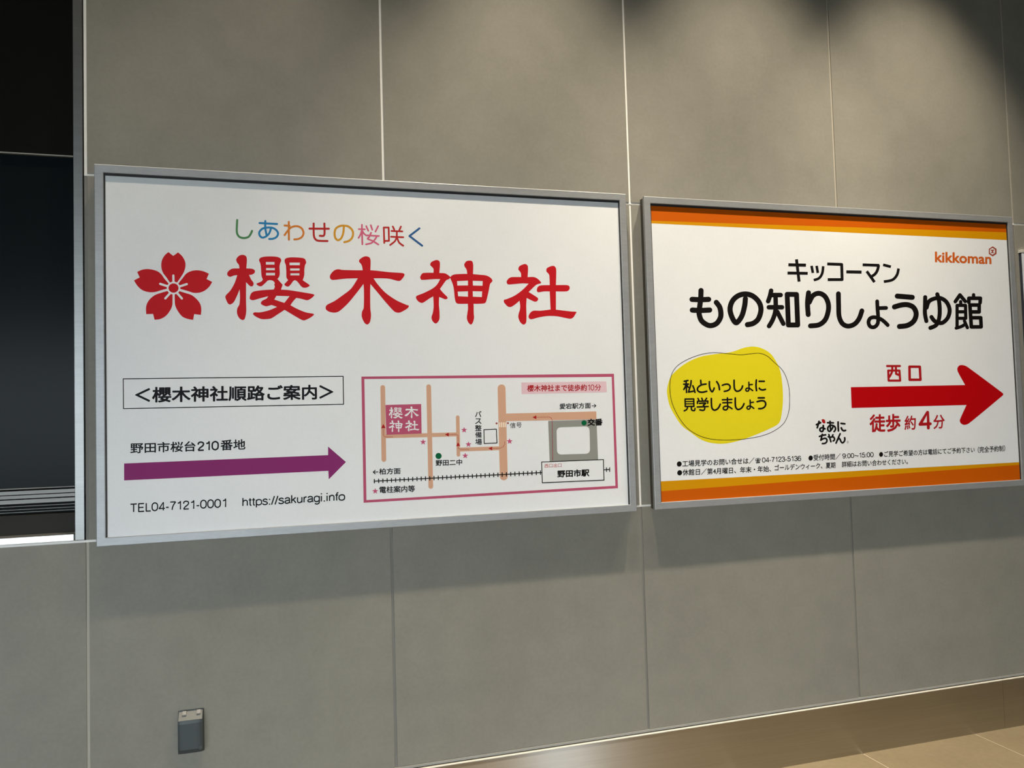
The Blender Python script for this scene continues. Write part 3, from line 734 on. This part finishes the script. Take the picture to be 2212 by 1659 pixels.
# speech balloon
cb = Crop(1400, 700, 4.365)
polys('speech_balloon', [[spline([(225,480),(340,380),(480,312),(620,285),(780,265),(900,225),(990,212),(1070,228),(1150,275),(1205,350),(1245,440),(1265,560),(1272,700),(1262,830),(1235,932),(1150,985),(1000,1050),(850,1102),(720,1128),(600,1122),(500,1090),(400,1020),(320,960),(250,860),(200,760),(178,640),(190,560)])]], 'balloon_yellow', 1, cb, p2)
a = Art(2)
a.stroke([cb(p) for p in spline([(1180,352),(1120,300),(1040,275),(880,290),(760,280),(620,270),(500,287),(370,335),(270,400),(220,480),(205,600),(225,740),(290,880),(380,990),(500,1060),(650,1092),(850,1090),(1050,1060),(1180,1012),(1280,935),(1325,830),(1335,700),(1320,560),(1270,440)], True)], 5.5/4.365, closed=True)
a.build('balloon_outline', M['black_ink'], p2)
cw = Crop(1460, 800, 10.055)
# hand-shaped round lettering in the balloon
strokes(L_, cw, [[(180,238),(262,220)], [(170,302),(275,298)], [(222,235),(226,330),(232,480)], [(215,320),(198,370),(172,415)], [(240,325),(270,370)],
    [(332,225),(322,310),(275,465)], [(275,472),(405,448)], [(368,335),(395,400),(415,478)]], 36, 'black_ink', **k)
strokes(L_, cw, [[(540,218),(545,290)], [(655,298),(560,315),(485,365),(468,420),(505,465),(580,475),(670,455)]], 38, 'black_ink', **k)
strokes(L_, cw, [[(728,245),(728,330),(745,410),(785,465),(815,430),(832,385)], [(887,245),(930,320),(948,420)]], 38, 'black_ink', **k)
strokes(L_, cw, [[(1008,325),(1080,302),(1140,305),(1178,350),(1165,410),(1110,445),(1052,455)]], 36, 'black_ink', **k)
strokes(L_, cw, [[(1265,215),(1265,310),(1275,400),(1315,450),(1375,445),(1425,400),(1450,340)]], 38, 'black_ink', **k)
strokes(L_, cw, [[(1585,258),(1587,330),(1590,395),(1575,445),(1535,450),(1518,420),(1540,390),(1590,390),(1635,415),(1668,440)], [(1600,312),(1660,308)]], 32, 'black_ink', **k)
strokes(L_, cw, [[(1748,210),(1740,330),(1752,440)], [(1810,238),(1920,238)], [(1812,388),(1840,415),(1890,425),(1945,412)]], 38, 'black_ink', **k)
strokes(L_, cw, [['s',(200,625),(388,622),(392,782),(205,785),'z'], (26, ['s',(210,678),(385,676)]), (26, ['s',(210,728),(385,726)]),
    [(255,790),(235,850),(180,880)], [(338,790),(340,850),(365,872),(405,870),(415,825)]], 34, 'black_ink', **k)
strokes(L_, cw, [[(480,610),(500,650)], [(562,605),(580,650)], [(668,605),(630,660)], ['s',(468,718),(470,672),(695,668),(690,715)],
    [(510,718),(645,712),(595,755)], [(465,795),(700,786)], [(605,760),(628,820),(600,868),(520,858)]], 34, 'black_ink', **k)
strokes(L_, cw, [[(770,612),(772,720),(785,820),(835,865),(900,840),(940,790),(965,735)]], 38, 'black_ink', **k)
strokes(L_, cw, [[(1010,640),(1215,632)], [(1020,705),(1210,700)], [(1120,598),(1122,720),(1128,810),(1095,858),(1040,850),(1030,810),(1070,780),(1140,785),(1220,835)]], 34, 'black_ink', **k)
strokes(L_, cw, [[(1290,600),(1290,710),(1300,800),(1345,850),(1410,830),(1455,780),(1480,725)]], 38, 'black_ink', **k)
strokes(L_, cw, [[(1612,645),(1614,720),(1618,785),(1602,835),(1562,842),(1543,810),(1570,780),(1618,778),(1660,800),(1693,828)], [(1626,700),(1685,692)]], 32, 'black_ink', **k)
strokes(L_, cw, [[(1790,598),(1920,598)], [(1765,682),(1850,660),(1920,670),(1952,730),(1925,795),(1865,828),(1800,832)]], 38, 'black_ink', **k)

# name written beside the balloon
cn = Crop(1740, 890, 19.52)
strokes(L_, cn, [[(570,395),(545,500),(497,665)], [(462,532),(560,485),(635,450)], [(750,570),(750,680),(742,780),(690,825),(620,790),(608,720),(660,670),(740,668),(820,710)]], 78, 'black_ink', **k)
strokes(L_, cn, [[(930,452),(1175,458)], [(1035,392),(1040,560),(1058,760)], [(1170,600),(1110,720),(1020,815),(950,770),(940,670),(1000,585),(1110,560),(1220,605),(1265,690),(1250,770),(1205,825)]], 74, 'black_ink', **k)
strokes(L_, cn, [[(1375,422),(1378,600),(1390,795)], [(1500,480),(1655,498)], [(1510,668),(1540,740),(1610,790),(1688,775)]], 78, 'black_ink', **k)
strokes(L_, cn, [[(588,1030),(700,990),(848,962)], [(708,940),(680,1060),(645,1190)], [(650,1185),(740,1130),(840,1110),(900,1165),(890,1260),(820,1320),(712,1332)]], 74, 'black_ink', **k)
strokes(L_, cn, [[(958,1045),(1060,1062),(1170,1050),(1222,1120),(1210,1190),(1168,1222)], [(1158,960),(1120,1040)], [(985,950),(1020,1080),(1072,1255)]], 72, 'black_ink', **k)
strokes(L_, cn, [[(1460,918),(1370,1120),(1288,1312)], [(1345,1190),(1410,1110),(1460,1160),(1500,1250),(1560,1300),(1630,1245),(1658,1160),(1652,1085)]], 74, 'black_ink', **k)
polys('drop_mark', [[spline([(682,310,c),(760,302),(822,350),(842,465,c),(770,480),(710,430),(685,360)])]], 'dark_red', 3, cn, p2)
line_text('®', (1742,1330), (1822,1326), (1742,1218), 'grey_ink', p2, crop=cn)

# red exit caption, arrow, walking time
cx = Crop(1780, 740, 4.88)
strokes(L_, cx, [['s',(665,247),(800,247)], ['s',(677,295),(795,295),(803,401),(681,401),'z'], [(720,255),(716,310),(690,362)], ['s',(757,255),(760,330),(790,342)]], 23, 'dark_red', **k)
strokes(L_, cx, [['s',(901,254),(1010,255),(1017,392),(903,392),'z']], 27, 'dark_red', **k)
polys('arrow', [[spline([(283,470,c),(1488,448,c),(1412,310),(1406,270),(1430,240),(1475,240),(1520,262),(1880,530),(1890,548),(1872,568),(1530,850),(1480,868),(1442,850),(1432,815),(1502,658,c),(291,690,c)])]], 'arrow_red', 2, cx, p2, label='thick red arrow pointing right')
line_text('徒歩', (480,948), (807,938), (480,757), 'dark_red', p2, crop=cx, bold=.03)
line_text('約', (848,924), (968,917), (848,773), 'dark_red', p2, crop=cx, bold=.022)
strokes(L_, cx, [['s',(1100,900),(1092,735),(1012,862),(1120,856)]], 32, 'dark_red', **k)
line_text('分', (1152,914), (1272,905), (1152,765), 'dark_red', p2, crop=cx, bold=.022)

# small print
sp_ = [('●工場見学のお問い合せは／', (1462,1009.2), (1629.8,1001.6), (1462,995.3)), ('☎', (1631.2,1001.5), (1643.3,1000.6), (1631.2,989.8)),
       ('●受付時間／', (1746.4,996.2), (1815.9,992.4), (1746.4,982.8)),
       ('●ご見学ご希望の方は電話にてご予約下さい', (1899,988.0), (2105.6,977.6), (1899,975.2)),
       ('（完全予約制）', (2112,978.6), (2171.5,975.0), (2112,965.0)),
       ('●休館日／第4月曜日、年末・年始、', (1462.9,1028.3), (1665.6,1019.2), (1462.9,1014.3)), ('ゴールデンウィーク、夏期', (1673.3,1017.4), (1804.7,1011.0), (1673.3,1004.0)),
       ('詳細はお問い合わせください。', (1818.5,1009.6), (1961.3,1002.9), (1818.5,996.6))]
for body, bl, br, tl in sp_: line_text(body, bl, br, tl, 'black_ink', p2, bold=.019, res=2)

alpha_text('04-7123-5136', (1646.7,999.2), (1730.6,995.3), (1646.4,988.5), 'black_ink', p2, .15)
alpha_text('9:00~15:00', (1820.3,990.4), (1887.3,987.0), (1820,980.0), 'black_ink', p2, .15)

# ================================================================== notice board at the right border
nb = empty('notice_board', P3(1.25, 0, -.12), label='white notice board cut off by the right edge of the photo', category='notice board')
X0, ZT = at(2205.5, 546, -.0045)
box('board_back', (X0, -.0040, -.12), (X0 + .22, 0, ZT), M['board_dark'], nb, bevel=.0008)
box('board_face', (X0 + .0012, -.0046, -.118), (X0 + .2188, -.0038, ZT - .0008), M['board_white'], nb)
box('top_rail', (X0 - .0010, -.0050, ZT + .0004), (X0 + .221, 0, ZT + .0022), M['bead'], nb, bevel=.0008)
box('top_rail', (X0 - .0004, -.0050, ZT + .0032), (X0 + .221, 0, ZT + .0048), M['bead'], nb, bevel=.0008)

# ================================================================== outlet cover on the lower wall
ob = empty('outlet_cover', P3(-.1017, 0, -.3733), label='grey hinged outlet cover low on the stone wall', category='outlet')
bx0, bx1, bz0, bz1 = -.1156, -.0880, -.3722, -.3240
box('base_plate', (bx0, -.0014, bz0), (bx1, 0, bz1), M['boxgrey'], ob, bevel=.003)
bm = bmesh.new()
prof = [(-.0014, bz1 - .0012), (-.0022, bz1 - .0014), (-.0118, bz1 - .0088), (-.0128, bz1 - .0120), (-.0128, bz0 + .0075), (-.0112, bz0 + .0030), (-.0014, bz0 + .0008)]
n = 14; rows = []
for i in range(n + 1):
    t = i / n; X = bx0 + .0006 + (bx1 - bx0 - .0016) * t
    e = 1 - .10 * abs(2 * t - 1) ** 5
    ring = [bm.verts.new(P3(X, y * (e if k_ not in (0, 6) else 1), z)) for k_, (y, z) in enumerate(prof)]
    rows.append(ring)
for a_, b_ in zip(rows, rows[1:]):
    for k_ in range(len(prof)): 
        q = (a_[k_], a_[(k_ + 1) % len(prof)], b_[(k_ + 1) % len(prof)], b_[k_]); bm.faces.new(q)
bm.faces.new(rows[0]); bm.faces.new(rows[-1][::-1])
lid = from_bm('lid', bm, M['boxgrey'], ob)
# pale sloping top face of the lid
def slope(u, v, lift=.0004):
    X = bx0 + .0012 + (bx1 - bx0 - .0028) * u
    y = -.0024 + (-.0114 + .0024) * v; z = bz1 - .0016 + (-.0088 + .0016) * v
    return P3(X, y - lift * .6, z + lift)
N_ = 6
vs = [slope(i / N_, v, l) for l in (0, .0006) for v in (0, 1) for i in range(N_ + 1)]
R_ = N_ + 1
fs = []
for i in range(N_):
    fs.append((2*R_+i, 2*R_+i+1, 3*R_+i+1, 3*R_+i)); fs.append((i, R_+i, R_+i+1, i+1))
    fs.append((i, i+1, 2*R_+i+1, 2*R_+i)); fs.append((R_+i, 3*R_+i, 3*R_+i+1, R_+i+1))
fs += [(0, 2*R_, 3*R_, R_), (N_, R_+N_, 3*R_+N_, 2*R_+N_)]
mk('lid_top', vs, fs, M['boxlight'], ob, label='pale sloping top of the lid')
for u in (.16, .78):
    a_ = slope(u, .05); b_ = slope(u + .15, .45)
    bm = bmesh.new()
    for dx in (u, u + .16):
        for v in (.08, .50):
            for l in (0, .0024): bm.verts.new(slope(dx, v, l))
    bmesh.ops.convex_hull(bm, input=list(bm.verts))
    from_bm('hinge', bm, M['boxpin'], ob)
bm = bmesh.new()
bmesh.ops.create_cone(bm, cap_ends=True, segments=18, radius1=.0026 * U, radius2=.0022 * U, depth=.0016 * U)
bmesh.ops.rotate(bm, verts=bm.verts, cent=(0, 0, 0), matrix=Matrix.Rotation(math.pi / 2, 3, 'X'))
bmesh.ops.translate(bm, verts=bm.verts, vec=P3(-.0912, -.0125, bz0 + .0085))
from_bm('lock_button', bm, M['boxgrey'], ob)
